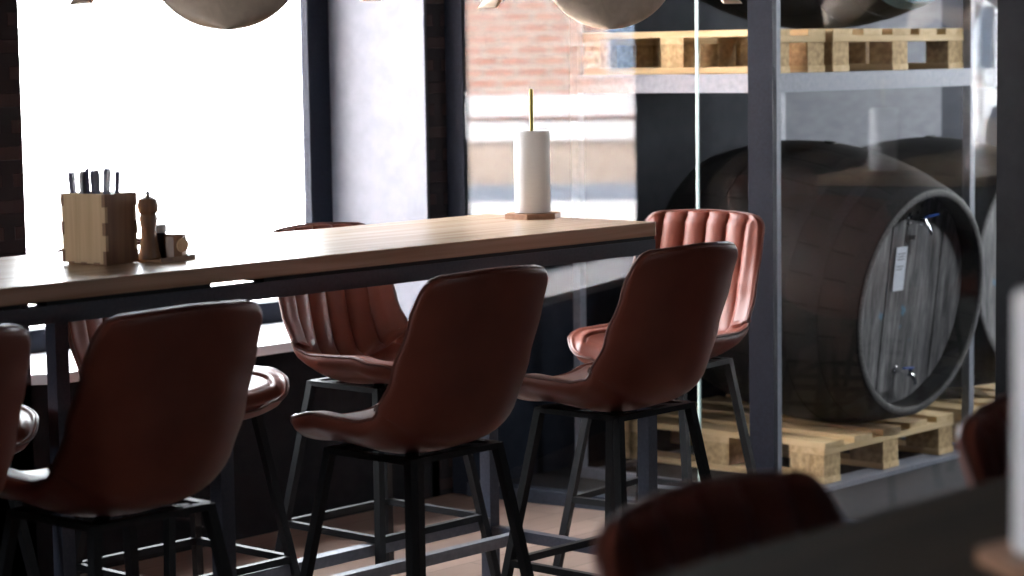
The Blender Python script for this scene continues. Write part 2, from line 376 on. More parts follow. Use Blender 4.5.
bm = bmesh.new(); prism(bm, [(-6.1, YI - .05), (-2.2, YI - .05), (-3.62, YW - .03), (-6.1, YW - .03)], ZS - .03, ZS); struct('window_sill_2', bm, M['sill'])

# ------------------------------------------------------------------ glass partition, runs at a slight angle from the window wall
PN = Vector((.988, .156, 0)).normalized(); PT = Vector((.156, -.988, 0)).normalized()
P0 = PN * 6.45 + PT * (Vector((5.675, 5.415, 0)) - PN * 6.45).dot(PT)      # on the plane at the wall
part = bpy.data.objects.new('wall_partition', None); COL.objects.link(part); tag(part, kind='structure')
part.location = P0; part.rotation_euler = (0, 0, math.atan2(PT.y, PT.x))
def along(x, y): return (Vector((x, y, 0)) - P0).dot(PT)
s_joint = along(5.824, 4.473); s_a, s_b = along(5.853, 4.289), along(5.866, 4.205); s_end = along(5.98, 3.484)
def pbox(name, mat, s0, s1, t0, t1, z0, z1):
    return boxo(name, mat, part, s0, s1, t0, t1, z0, z1)
pbox('frame_post', M['black_frame'], -.0, .07, -.015, .015, 0, CEIL)
pbox('frame_post', M['black_frame'], s_a, s_b, -.014, .014, 0, CEIL)
pbox('frame_post', M['black_paint'], s_end, s_end + .35, -.02, .02, 0, CEIL)
pbox('base_rail', M['navy_metal'], .07, s_a, -.03, .03, 0, .045)
pbox('base_rail', M['navy_metal'], s_b, s_end, -.03, .03, 0, .045)
pbox('head_rail', M['navy_metal'], .085, s_end, -.03, .03, 2.9, 2.96)
pbox('glass_pane', M['glass'], .07, s_joint - .003, -.005, .005, .045, 2.9)
pbox('glass_pane', M['glass'], s_joint + .003, s_a, -.005, .005, .045, 2.9)
pbox('glass_pane', M['glass'], s_b, s_end, -.005, .005, .045, 2.9)
pbox('glass_edge', M['glass_edge'], s_joint - .003, s_joint + .003, -.006, .006, .045, 2.9)
bm = bmesh.new(); d2 = P0 + PT * (s_end + .35)
prism(bm, [(d2.x - .06, d2.y), (d2.x + .09, d2.y), (d2.x + 1.3, -4.2), (d2.x + 1.15, -4.2)], 0, CEIL); struct('wall_beside_partition', bm, M['black_paint'])
sw = P0 + PT * (s_end + .10) - PN * .022
sw_t = thing('light_switch', 'small white wall switch on the black post at right edge', 'switch', (sw.x, sw.y, 1.305), math.atan2(PT.y, PT.x))
boxo('face_plate', M['white_plastic'], sw_t, -.005, .075, -.008, 0, -.027, .027, .002)
boxo('rocker', M['white_plastic'], sw_t, .012, .058, -.012, -.008, -.017, .017, .001)

# ------------------------------------------------------------------ outdoors
bm = bmesh.new(); box(bm, -60, 60, YW + .3, 80, .2, .3); struct('ground', bm, M['snow'])
bm = bmesh.new(); box(bm, -60, 60, -60, -4.6, .2, .3); struct('ground_rear', bm, M['snow'])
bm = bmesh.new(); box(bm, -60, -8.4, -4.6, YW + .3, .2, .3); struct('ground_left', bm, M['snow'])
bm = bmesh.new(); box(bm, 11.6, 60, -4.6, YW + .3, .2, .3); struct('ground_right', bm, M['snow'])
fac = thing('building', 'pinkish brick building with white bands, seen as a reflection in the glass', 'building', (-3.84, 9.12, .3), math.atan2(.919, .394))
# local x runs along the facade, the face looks to local -y
FX0, FX1 = -3.35, 7.
def fb(name, mat, x0, x1, z0, z1, y0=0., y1=.5): return boxo(name, mat, fac, x0, x1, y0, y1, z0 - .3, z1 - .3)
fb('plinth', M['kerb'], FX0, FX1, .36, .49, -.02)
fb('snow_bank', M['snow'], FX0, FX1, .3, .36, -.3)
fb('lower_wall', M['render_wall'], FX0, FX1, .49, .83)
fb('stone_band', M['band'], FX0, FX1, .83, .975, -.03)
fb('brick_strip', M['brick_out'], FX0, FX1, .975, 1.02)
fb('stone_band', M['band'], FX0, FX1, 1.02, 1.19, -.04)
fb('brick_wall', M['brick_out'], FX0, FX1, 1.19, 5.5)
for x0, x1 in ((-.72, -.46), (-3.42, -3.27)):
    w_ = fb('window', M['band'], x0 - .02, x1 + .02, 1.33, 1.82, -.035, .02)
    boxo('pane', M['pane_out'], w_, x0, x1, -.045, 0, 1.05, 1.50)

# ------------------------------------------------------------------ bar table
def make_table(name, label, loc, L, W, mat, gap=.009, mid=-1.517, rails=2):
    """origin at the right front corner on the floor; extends to -x and +y"""
    t = thing(name, label, 'table', loc)
    boxo('tabletop', mat, t, -L, 0, 0, W, 1.013, 1.05, .003)
    H1 = 1.013 - gap
    bm = bmesh.new()
    b = .037
    box(bm, -L + .02, -.004, .0, b, H1 - b, H1); box(bm, -L + .02, -.004, W - b, W, H1 - b, H1)
    box(bm, -.004 - b, -.004, b, W - b, H1 - b, H1); box(bm, -L + .02, -L + .02 + b, b, W - b, H1 - b, H1)
    mesh_obj('apron_frame', bm, M['table_steel'], t)
    k = 0
    bm = bmesh.new()
    for x0, x1 in ((-L + .02, -2.02), (-1.957, -1.527), (-1.375, -.004)):
        box(bm, x0, x1, .004, W - .004, H1, 1.013)
    mesh_obj('spacer', bm, M['black_metal'], t)
    for x in (-.004 - b, mid, -L + .02):
        for y in (0., W - b):
            boxo('leg', M['table_steel'], t, x, x + b, y, y + b, 0, H1 - b)
    boxo('foot_rail', M['galv'], t, -L + .02 + b, -.004 - b, W - b, W, .165, .195)
    if rails > 1: boxo('foot_rail', M['galv'], t, -L + .02 + b, -.004 - b, W - .16, W - .13, .14, .17)
    for x in (-.004 - b, mid, -L + .02):
        boxo('cross_rail', M['table_steel'], t, x + .003, x + b - .003, b, W - b, .14, .17)
    return t
tbl = make_table('bar_table', 'long light oak bar table on a slim dark steel frame by the window', (4.757, 3.792, 0), 4.6, .61, M['table'])
tbl2 = make_table('bar_table', 'blurred bar table in the bottom right foreground, its top in shadow', (3.5, .60, 0), 2.7, .61, M['shaded_table'], mid=-1.12, rails=1)

# ------------------------------------------------------------------ bar chairs
SEAT_W = .235
# centre profile of the shell from the front of the seat to the top of the back: (y, z); the sitter faces +y
PROF = [(.270, .574), (.22, .590), (.12, .592), (.0, .582), (-.09, .578), (-.155, .590), (-.195, .625), (-.218, .69), (-.236, .78), (-.252, .87), (-.268, .95), (-.277, 1.0)]
def catmull(P, n):
    out = []
    Q = [(2 * P[0][0] - P[1][0], 2 * P[0][1] - P[1][1])] + list(P) + [(2 * P[-1][0] - P[-2][0], 2 * P[-1][1] - P[-2][1])]
    for i in range(1, len(Q) - 2):
        for k in range(n):
            t = k / n; a, b, c, d = Q[i - 1], Q[i], Q[i + 1], Q[i + 2]
            out.append(tuple(.5 * ((2 * b[j]) + (-a[j] + c[j]) * t + (2 * a[j] - 5 * b[j] + 4 * c[j] - d[j]) * t * t + (-a[j] + 3 * b[j] - 3 * c[j] + d[j]) * t ** 3) for j in (0, 1)))
    out.append(P[-1]); return out
FINE = catmull(PROF, 24)
ARC = [0]
for a, b in zip(FINE, FINE[1:]): ARC.append(ARC[-1] + math.hypot(b[0] - a[0], b[1] - a[1]))
LEN = ARC[-1]
def prof_at(s):
    s = max(0, min(LEN, s))
    lo, hi = 0, len(ARC) - 1
    while hi - lo > 1:
        m_ = (lo + hi) // 2
        if ARC[m_] <= s: lo = m_
        else: hi = m_
    t = (s - ARC[lo]) / max(1e-9, ARC[hi] - ARC[lo])
    return (FINE[lo][0] * (1 - t) + FINE[hi][0] * t, FINE[lo][1] * (1 - t) + FINE[hi][1] * t)
def lerp_tab(tab, s):
    if s <= tab[0][0]: return tab[0][1]
    for (a, x), (b, y) in zip(tab, tab[1:]):
        if s <= b:
            t = (s - a) / (b - a); t = t * t * (3 - 2 * t); return x + (y - x) * t
    return tab[-1][1]
WTAB = [(0, .205), (.12, .228), (.28, .235), (.42, .236), (.50, .234), (.62, .230), (.75, .224), (LEN, .214)]
WING = [(0, .018), (.07, .044), (.16, .062), (.30, .070), (.37, .082), (.43, .112), (.50, .105), (.62, .075), (.75, .048), (LEN, .028)]
def halfw(s, full=False):
    w = lerp_tab(WTAB, s)
    if full: return w
    r = .12
    if s < r: w -= r * (1 - math.sqrt(max(0, 1 - (1 - s / r) ** 2)))
    r = .05; d = LEN - s
    if d < r: w -= r * (1 - math.sqrt(max(0, 1 - (1 - d / r) ** 2)))
    return w
def shell_pt(u, s, full=False):
    y, z = prof_at(s)
    (ya, za), (yb, zb) = prof_at(s - .004), prof_at(s + .004)
    ty, tz = yb - ya, zb - za; l = math.hypot(ty, tz); ty /= l; tz /= l
    ny, nz = tz, -ty                   # towards the sitter: up for the seat, forward for the back
    if s < LEN * .5 and nz < 0: ny, nz = -ny, -nz
    w = lerp_tab(WING, s) * (abs(u) ** 2.6)
    # crown of the top edge
    dz = -.012 * u * u * max(0, (s - (LEN - .25)) / .25)
    return Vector((u * halfw(s, full), y + ny * w, z + nz * w + dz))
def normal_to_sitter(u, s):
    e = .003
    e = .012
    du = shell_pt(min(1, u + .03), s, True) - shell_pt(max(-1, u - .03), s, True)
    ds = shell_pt(u, min(LEN, s + e), True) - shell_pt(u, max(0, s - e), True)
    n = du.cross(ds)
    if n.length < 1e-9: return Vector((0, 0, 1))
    n.normalize()
    y, z = prof_at(s)
    ref = Vector((0, .3, .3))
    return n if n.dot(ref) > 0 else -n
S_BEND = .405
NU, NS = 72, 84
svals = []
for j in range(NS + 1):
    t = j / NS
    svals.append(LEN * (t - .06 * math.sin(2 * PI * t) / 1.))
uvals = [math.sin((i / NU - .5) * PI * .94) / math.sin(.5 * PI * .94) for i in range(NU + 1)]
def edge_d(u, s):
    w = halfw(s)
    return min((1 - abs(u)) * w, s + .0, LEN - s)
def round_f(d, r):
    if d >= r: return 1.
    t = 1 - d / r
    return math.sqrt(max(0, 1 - t * t))
def smooth(a, b, x):
    t = max(0, min(1, (x - a) / (b - a))); return t * t * (3 - 2 * t)
def outer_pt(u, s):
    n = normal_to_sitter(u, s)
    under = 1 - smooth(.28, .42, s)
    th = .010 + .026 * under * (1 - .35 * abs(u))
    return shell_pt(u, s) - n * th * round_f(edge_d(u, s), .014 + .012 * under)
NCH = 6
def inner_pt(u, s):
    n = normal_to_sitter(u, s)
    back = smooth(S_BEND - .02, S_BEND + .05, s)
    d = edge_d(u, s)
    th = .012 * round_f(d, .012) + (.016 - .004 * back) * smooth(.012, .045, d)
    # upholstered channels, deep seams between rounded flutes
    x = u * halfw(s) / .232
    ph = abs(math.sin(PI * NCH * (x + 1) / 2 + PI * 0))
    th += (.017 * (ph ** .5) - .011) * back * smooth(0, .012, d)
    # seat seam round the sitting area
    if s < S_BEND:
        g = abs(d - .055)
        th -= .007 * max(0, 1 - g / .007) * smooth(S_BEND, S_BEND - .04, s)
        # fold where seat meets back
    th -= .010 * max(0, 1 - abs(s - S_BEND) / .012)
    return shell_pt(u, s) + n * th
KS, KZ = .95, .0745
def fit(p): return Vector((p.x * KS, p.y * KS, p.z * KS + KZ))
def grid_bm(fn, us, ss, sel=None):
    bm = bmesh.new()
    V = [[bm.verts.new(fit(fn(u, s))) for u in us] for s in ss]
    for j in range(len(ss) - 1):
        for i in range(len(us) - 1):
            bm.faces.new((V[j][i], V[j][i + 1], V[j + 1][i + 1], V[j + 1][i]))
    return bm
def fineu():
    return [-1 + 2 * i / 132 for i in range(133)]
def finish_normals(o, ref):
    me = o.data
    c = sum((p.normal.dot(Vector(ref)) * p.area for p in me.polygons))
    if c < 0:
        bm = bmesh.new(); bm.from_mesh(me); bmesh.ops.reverse_faces(bm, faces=bm.faces); bm.to_mesh(me); bm.free()
def make_chair():
    t = thing('bar_chair', 'x', 'chair')
    o = mesh_obj('shell', grid_bm(outer_pt, uvals, svals), M['leather'], t, True); finish_normals(o, (0, -1, -1))
    ss = [s for s in svals if s <= S_BEND] + [S_BEND + .001]
    ss2 = [S_BEND + .001] + [s for s in svals if s > S_BEND + .002]
    o = mesh_obj('seat', grid_bm(inner_pt, fineu(), ss), M['leather'], t, True); finish_normals(o, (0, 0, 1))
    o = mesh_obj('backrest', grid_bm(inner_pt, fineu(), ss2), M['leather'], t, True); finish_normals(o, (0, 1, 0))
    # piping along the rim
    loop = [shell_pt(1, s) for s in svals] + [shell_pt(u, LEN) for u in reversed(uvals[6:-6:6])] + [shell_pt(-1, s) for s in reversed(svals)] + [shell_pt(u, 0) for u in uvals[6:-6:6]]
    bm = bmesh.new(); tube(bm, [fit(p) for p in loop], .0040, 6, True); mesh_obj('piping', bm, M['piping'], t, True)
    # steel under frame and four splayed legs
    bm = bmesh.new(); zt = .600
    for a, b in (((-.142, -.124), (.142, -.124)), ((-.142, .133), (.142, .133)), ((-.142, -.124), (-.142, .133)), ((.142, -.124), (.142, .133))):
        bar(bm, (*a, zt), (*b, zt), .022, .014)
    bar(bm, (-.142, -.124, zt), (.142, .133, zt), .03, .006); bar(bm, (.142, -.124, zt), (-.142, .133, zt), .03, .006)
    mesh_obj('under_frame', bm, M['black_metal'], t)
    def lp(sx, sy, z):
        k = (zt - z) / zt; return Vector((sx * (.142 + .090 * k), (.133 if sy > 0 else -.124) + sy * .090 * k, z))
    for sx in (-1, 1):
        for sy in (-1, 1):
            bm = bmesh.new(); bar(bm, lp(sx, sy, zt + .004), lp(sx, sy, .012), .021, .021, up=Vector((0, 1, 0)))
            g = mesh_obj('leg', bm, M['black_metal'], t)
            bm = bmesh.new(); c = lp(sx, sy, .0); box(bm, c.x - .013, c.x + .013, c.y - .013, c.y + .013, 0, .014, .002); mesh_obj('foot_pad', bm, M['rubber'], g)
    bm = bmesh.new(); z = .208; q = [lp(-1, -1, z), lp(1, -1, z), lp(1, 1, z), lp(-1, 1, z)]
    for i in range(4): bar(bm, q[i], q[(i + 1) % 4], .018, .018)
    mesh_obj('footrest', bm, M['black_metal'], t)
    return t
GR = 'brown leather bar chairs at the bar tables'
chair0 = make_chair()
used = [False]
def put_chair(x, y, deg, label):
    if not used[0]: c = chair0; used[0] = True
    else: c = copy_tree(chair0)
    c.location = (x, y, 0); c.rotation_euler = (0, 0, math.radians(deg))
    tag(c, label, 'chair', GR); return c
CH = [
 (3.733, 3.686, 0, 'brown leather bar chair seen from behind, middle of the near row at the table'),
 (2.841, 3.657, 0, 'large dark brown bar chair seen from behind, nearest to the wooden cutlery box'),
 (4.479, 3.705, 0, 'dark brown bar chair seen from behind, overlapping the orange-lit chair at the table end'),
 (2.315, 3.700, 0, 'dark bar chair back cut off by the left edge of the photo, near side'),
 (4.465, 4.541, 180, 'bar chair across the table with ribbed back, below the grey window reveal'),
 (3.760, 4.560, 180, 'bar chair across the table, its ribbed back partly behind the table leg'),
 (2.970, 4.541, 180, 'bar chair across the table of which only the rounded seat shows at the left edge'),
 (5.225, 4.142, 96, 'sunlit orange-brown ribbed bar chair at the right end of the table, beside the glass'),
 (1.962, 1.254, 180, 'blurred dark bar chair in the foreground, top of its ribbed back above the near table'),
 (2.755, 1.311, 180, 'blurred dark bar chair at the lower right, just left of the near paper roll'),
]
for c in CH: put_chair(*c)

# ------------------------------------------------------------------ paper towel holders
def towel(loc, label, rz=0.):
    t = thing('paper_towel_holder', label, 'paper towel', loc, rz, 'paper towel rolls on wooden stands')
    bm = bmesh.new(); prism(bm, [(.08 * math.cos(PI / 3 * k + PI / 6), .08 * math.sin(PI / 3 * k + PI / 6)) for k in range(6)], 0, .014)
    mesh_obj('base', bm, M['base_wood'], t)
    bm = bmesh.new(); lathe(bm, [(.0055, .014), (.0055, .345), (.003, .35)], 16); mesh_obj('rod', bm, M['brass'], t, True)
    bm = bmesh.new()
    pts = [(.048, .016), (.049, .020), (.049, .232), (.047, .237), (.021, .2365), (.020, .234), (.020, .018)]
    lathe(bm, pts, 40)
    r = mesh_obj('paper_roll', bm, M['paper'], t, True)
    return t
towel((4.70, 4.175, 1.05), 'white paper towel roll with a brass rod on the long table')
towel((1.745, .945, 1.05), 'blurred white paper roll standing at the right edge in the foreground', .4)

# ------------------------------------------------------------------ condiment caddy group
cad = thing('cutlery_box', 'pale plywood finger-jointed box holding cutlery on the long table', 'box', (3.115, 4.005, 1.05), math.radians(6))
# box local: x 0..0.10 to the right, y 0..0.14 away
HB = .155; th = .008; NF = 5
bm = bmesh.new()
fl_ = HB / NF
box(bm, 0, th, .0, .135, .003, HB)                     # left side
box(bm, .095 - th, .095, 0, .135, .003, HB)
mesh_obj('side_panel', bm, M['caddy'], cad)
bm = bmesh.new()
box(bm, th, .095 - th, 0, th, .003, HB)
for k in range(NF):
    if k % 2 == 0:
        y0, y1 = -.0012, th
        box(bm, -.0012, th, y0, y1, .003 + fl_ * k, fl_ * (k + 1)); box(bm, .095 - th, .0962, y0, y1, .003 + fl_ * k, fl_ * (k + 1))
mesh_obj('end_panel', bm, M['brown_wood'], cad)
bm = bmesh.new(); box(bm, th, .095 - th, .135 - th, .135, .003, HB)
for k in (0, 2, 4):
    y0, y1 = .135 - th, .1362
    box(bm, -.0012, th, y0, y1, .003 + fl_ * k, fl_ * (k + 1)); box(bm, .095 - th, .0962, y0, y1, .003 + fl_ * k, fl_ * (k + 1))
mesh_obj('end_panel', bm, M['brown_wood'], cad)
bm = bmesh.new(); box(bm, th, .095 - th, th, .135 - th, .0, .008)
for y in (.02, .06, .1): box(bm, -.001, .0, y, y + .018, 0, .006)
mesh_obj('bottom_panel', bm, M['brown_wood'], cad)
def cutlery(kind, x, y, tx, ty, h, rz, label):
    t = thing(kind, label, kind, cad.matrix_basis @ Vector((x, y, .012)), 0, 'cutlery in the plywood box')
    d = Vector((tx, ty, 1)).normalized()
    bm = bmesh.new(); L = h
    s = Vector((math.cos(rz), math.sin(rz), 0)); n = d.cross(s).normalized(); s = n.cross(d)
    prof = [(0, .004), (.08, .004), (.12, .007), (L * .8, .0105), (L * .95, .012), (L, .008)]
    prev = None
    for l, w in prof:
        ring = [bm.verts.new(d * l + s * a * w + n * b * .0045) for a, b in ((-1, -1), (1, -1), (1, 1), (-1, 1))]
        if prev:
            for k in range(4): bm.faces.new((prev[k], prev[(k + 1) % 4], ring[(k + 1) % 4], ring[k]))
        else: bm.faces.new(ring[::-1])
        prev = ring
    bm.faces.new(prev)
    mesh_obj('handle', bm, M['pale_handle'] if 'light' in label else M['handle'], t)
    bm = bmesh.new()
    if kind == 'knife':
        box(bm, -.001, .001, -.009, .009, 0, .03)
    else:
        for k in (-1, 0, 1): box(bm, k * .006 - .0012, k * .006 + .0012, -.001, .001, 0, .02)
        box(bm, -.008, .008, -.001, .001, .02, .03)
    mesh_obj('blade' if kind == 'knife' else 'prongs', bm, M['steel'], t)
CU = [('knife', .03, .118, -.04, .03, .188, .6, 'knife leaning at the far left of the cutlery box'),
      ('fork', .035, .10, .02, .02, .190, .3, 'light coloured fork beside the leftmost knife'),
      ('fork', .04, .085, .0, .05, .196, .9, 'fork standing in the middle of the cutlery box'),
      ('knife', .05, .07, -.03, .02, .192, .2, 'knife tilting left towards the middle forks'),
      ('knife', .05, .055, .05, -.02, .196, .5, 'tall knife leaning right in the cutlery box'),
      ('fork', .06, .035, .03, -.06, .190, .8, 'fork at the right end of the cutlery box')]
for c in CU: cutlery(*c)
tr = thing('condiment_tray', 'thin dark wooden tray right of the cutlery box', 'tray', (3.225, 3.985, 1.05), math.radians(6))
bm = bmesh.new(); box(bm, 0, .105, -.025, .10, 0, .006, .002); mesh_obj('tray_base', bm, M['brown_wood'], tr)
bm = bmesh.new(); box(bm, 0, .105, -.028, -.024, 0, .010); box(bm, 0, .105, .10, .104, 0, .010); box(bm, .103, .107, -.028, .104, 0, .012); mesh_obj('rim', bm, M['brown_wood'], tr)
def on_tray(x, y): v = tr.matrix_basis @ Vector((x, y, .006)); return v
TRM = Matrix.Translation(tr.location) @ Matrix.Rotation(math.radians(6), 4, 'Z')
def on_tray(x, y): return TRM @ Vector((x, y, .006))
t = thing('pepper_mill', 'brown turned wooden pepper mill next to the cutlery box', 'pepper mill', on_tray(.022, .03))
bm = bmesh.new(); lathe(bm, [(.024, 0), (.025, .005), (.021, .02), (.018, .045), (.017, .07), (.021, .09), (.0175, .098)], 28); mesh_obj('body', bm, M['brown_wood'], t, True)
bm = bmesh.new(); lathe(bm, [(.0165, .098), (.022, .104), (.024, .118), (.019, .132), (.008, .138), (.0, .139)], 28); mesh_obj('head', bm, M['brown_wood'], t, True)
bm = bmesh.new(); lathe(bm, [(.004, .138), (.0055, .144), (.003, .150), (0, .151)], 14); mesh_obj('knob', bm, M['steel'], t, True)
t = thing('sugar_jar', 'dark jar with a pale lid beside the pepper mill', 'jar', on_tray(.060, .05))
bm = bmesh.new(); lathe(bm, [(.024, 0), (.027, .006), (.027, .048), (.024, .055)], 28); mesh_obj('body', bm, M['dark_glass_jar'], t, True)
bm = bmesh.new(); lathe(bm, [(.026, .055), (.027, .058), (.027, .070), (.024, .073), (0, .074)], 28); mesh_obj('lid', bm, M['white_plastic'], t, True)
t = thing('salt_box', 'small eight-sided brown wooden salt box at the tray end', 'salt box', on_tray(.076, .004))
bm = bmesh.new(); lathe(bm, [(.025, 0), (.026, .003), (.026, .047), (.023, .052), (0, .053)], 8); mesh_obj('body', bm, M['brown_wood'], t)
bm = bmesh.new(); lathe(bm, [(.016, 0), (.016, .004), (0, .004)], 20, 'y', (0, -.028, .028)); mesh_obj('round_inlay', bm, M['caddy'], t, True)

# ------------------------------------------------------------------ steel rack behind the glass
rk = thing('storage_rack', 'tall grey steel rack behind the glass carrying pallets and barrels', 'rack', (6.14, 4.40, 0))
RX, RY = 1.24, .87; RT = .032
for x in (0, RX - RT):
    for y in (0, RY - RT):
        boxo('post', M['galv'], rk, x, x + RT, y, y + RT, 0, 3.0)
for z in (0., 1.358, 2.75):
    h = .04 if z == 0 else .062
    boxo('front_beam', M['galv'], rk, RT, RX - RT, 0, RT if z else .10, z if z else 0, z + h if z else .02)
    boxo('rear_beam', M['galv'], rk, RT, RX - RT, RY - RT, RY, z, z + (h if z else .02))
    for x in (0, RX - RT):
        boxo('side_beam', M['galv'], rk, x + .002, x + RT - .002, RT, RY - RT, z, z + h)
    if z > 1:
        for k in range(4):
            boxo('shelf_bar', M['galv'], rk, RT + .12 + k * .27, RT + .16 + k * .27, RT, RY - RT, z, z + h)

def make_pallet(name, label, loc, LX, LY, nx, group, along_y=True):
    """euro style pallet, deck boards run along y"""
    t = thing(name, label, 'pallet', loc, 0, group)
    # bottom boards along y under each row of blocks
    xs = [0, (LX - .10) / 2, LX - .10] if nx == 3 else [0, LX - .10]
    ys = [0, (LY - .145) / 2, LY - .145] if LY > .9 else [0, (LY - .10) / 2, LY - .10]
    by = .145 if LY > .9 else .10
    for x in xs:
        boxo('bottom_board', M['pallet'], t, x, x + .10, 0, LY, 0, .022, .0015)
        for y in ys:
            boxo('block', M['pallet_block'], t, x + random.uniform(0, .004), x + .10 - random.uniform(0, .004), y + .002, y + by - .002, .022, .100, .002)
    for y in ys:
        boxo('cross_board', M['pallet_x'], t, 0, LX, y - random.uniform(0, .002), y + by, .100, .122, .0015)
    n = 5 if nx == 3 else 2
    bw = .115 if nx == 3 else .10
    for k in range(n):
        x = (LX - bw) * k / (n - 1)
        boxo('top_board', M['pallet'], t, x, x + bw, -.001 + random.uniform(-.003, .003), LY + random.uniform(-.003, .003), .122, .144, .0015)
    return t
GP = 'wooden pallets in the store'
make_pallet('pallet', 'worn wooden pallet on the floor under the big front barrel', (6.46, 4.43, .022), .83, .95, 3, GP)
make_pallet('pallet', 'pale wooden pallet on the right half of the upper rack shelf', (6.50, 4.42, 1.42), .83, .80, 3, GP)
make_pallet('pallet', 'narrow wooden pallet on the upper shelf, left of the other', (6.176, 4.435, 1.42), .30, .83, 2, GP)

def make_barrel(label, loc, tilt, rh=.40, rb=.50, L=.90, lab=True, rim=None):
    t = bpy.data.objects.new('barrel', None); COL.objects.link(t); tag(t, label, 'barrel', 'dark oak barrels in the glazed store')
    t.location = loc; t.rotation_euler = (tilt, 0, 0)
    def R(y):  # body radius at axial position
        k = (y / (L / 2)); return rb - (rb - rh) * k * k
    bm = bmesh.new()
    prof = []
    N = 26
    h = L / 2
    prof.append((rh - .028, -h + .085)); prof.append((rh - .028, -h + .004)); prof.append((rh - .02, -h)); prof.append((rh - .003, -h))
    for i in range(N + 1):
        y = -h + .002 + (L - .004) * i / N; prof.append((R(y), y))
    prof += [(rh - .02, h), (rh - .028, h - .004), (rh - .028, h - .085)]
    n = 96; rings = []
    for r, y in prof:
        rings.append([bm.verts.new((r * math.cos(2 * PI * k / n), y, r * math.sin(2 * PI * k / n))) for k in range(n)])
    for a, b in zip(rings, rings[1:]):
        for k in range(n): bm.faces.new((a[k], a[(k + 1) % n], b[(k + 1) % n], b[k]))
    mesh_obj('staves', bm, M['barrel'], t, True)
    for sgn in (-1, 1):
        bm = bmesh.new()
        # head made of vertical planks, each slightly proud or set back
        r = rh - .029; npk = 9; y0 = sgn * (h - .075)
        for k in range(npk):
            a, b = -r + 2 * r * k / npk, -r + 2 * r * (k + 1) / npk
            a += .0012; b -= .0012
            off = random.uniform(-.002, .002)
            m_ = 6; top = []; bot = []
            for q in range(m_ + 1):
                x = a + (b - a) * q / m_; zz = math.sqrt(max(0, r * r - x * x)); top.append((x, zz)); bot.append((x, -zz))
            loop = top + bot[::-1]
            # drop duplicates at the poles
            pts = []
            for p_ in loop:
                if not pts or (abs(p_[0] - pts[-1][0]) + abs(p_[1] - pts[-1][1])) > 1e-4: pts.append(p_)
            if abs(pts[0][0] - pts[-1][0]) + abs(pts[0][1] - pts[-1][1]) < 1e-4: pts.pop()
            v1 = [bm.verts.new((x, y0 + off, z)) for x, z in pts]; v2 = [bm.verts.new((x, y0 + off - sgn * .02, z)) for x, z in pts]
            bm.faces.new(v1); bm.faces.new(v2[::-1])
            for i in range(len(v1)):
                j = (i + 1) % len(v1); bm.faces.new((v1[i], v1[j], v2[j], v2[i]))
        mesh_obj('barrel_head', bm, M['head'], t)
    bm = bmesh.new()
    for rr, yy in ((rh - .026, -h - .0005), (rh - .020, -h - .003), (rh - .006, -h - .003), (rh - .001, -h - .0005)):
        ring = [bm.verts.new((rr * math.cos(2 * PI * k / n), yy, rr * math.sin(2 * PI * k / n))) for k in range(n)]
        if rr > rh - .025:
            for k in range(n): bm.faces.new((prev_ring[k], prev_ring[(k + 1) % n], ring[(k + 1) % n], ring[k]))
        prev_ring = ring
    mesh_obj('chime', bm, rim or M['chime'], t, True)
    for y, w in ((-h + .028, .05), (-h + .15, .04), (-h + .27, .04), (h - .028, .05), (h - .15, .04), (h - .27, .04)):
        bm = bmesh.new()
        pr_ = [(R(y - w / 2) + .0005, y - w / 2), (R(y - w / 2) + .0018, y - w / 2), (R(y + w / 2) + .0018, y + w / 2), (R(y + w / 2) + .0005, y + w / 2)]
        rings = [[bm.verts.new((r * math.cos(2 * PI * k / n), yy, r * math.sin(2 * PI * k / n))) for k in range(n)] for r, yy in pr_]
        for a, b in zip(rings, rings[1:]):
            for k in range(n): bm.faces.new((a[k], a[(k + 1) % n], b[(k + 1) % n], b[k]))
        mesh_obj('hoop', bm, rim if (rim and y < -h + .05) else M['hoop'], t, True)
    bm = bmesh.new(); bmesh.ops.create_cone(bm, cap_ends=True, segments=20, radius1=.025, radius2=.021, depth=.03); mesh_obj('bung', bm, M['barrel'], t, True, (0, 0, rb - .010))
    if lab:
        yf = -h + .075
        bm = bmesh.new(); box(bm, -.094, -.026, yf - .006, yf - .0035, .035, .190)
        l_ = mesh_obj('paper_label', bm, M['label'], t)
        bm = bmesh.new()
        for zz in (.165, .155, .145, .12, .11): box(bm, -.084, -.038 - (.01 if zz == .11 else 0), yf - .0066, yf - .006, zz, zz + .003)
        mesh_obj('printed_lines', bm, M['grey_panel'], l_)
        def valve(x, z, sgn):
            bm = bmesh.new()
            lathe(bm, [(.017, 0), (.017, -.006), (.010, -.007), (.010, -.05), (.014, -.052), (.014, -.066), (.008, -.07), (0, -.07)], 18, 'y', (x, yf, z))
            v = mesh_obj('tap', bm, M['chrome'], t, True)
            bm = bmesh.new(); tube(bm, [(x, yf - .055, z), (x + .022, yf - .062, z - .012), (x + .036, yf - .066, z - .030), (x + .040, yf - .067, z - .046)], [.008, .008, .007, .008], 12); mesh_obj('spout', bm, M['chrome'], v, True)
            bm = bmesh.new(); tube(bm, [(x, yf - .058, z), (x, yf - .07, z + .018)], .005, 10); bar(bm, (x + .008, yf - .072, z + .020), (x - .062 * sgn, yf - .078, z + .026), .012, .004); mesh_obj('lever', bm, M['blue'], v)
        valve(-.02, -.250, 1)
        valve(-.03, .285, -1)
        bm = bmesh.new()
        for k in range(6):
            a = 2 * PI * k / 6; lathe(bm, [(.006, 0), (.006, -.006), (0, -.007)], 10, 'y', (-.0 + .045 * math.cos(a), yf - .001, .33 + .028 * math.sin(a)))
        box(bm, -.06, .06, yf - .0015, yf, .30, .36)
        mesh_obj('bolted_plate', bm, M['bolt'], t)
    return t
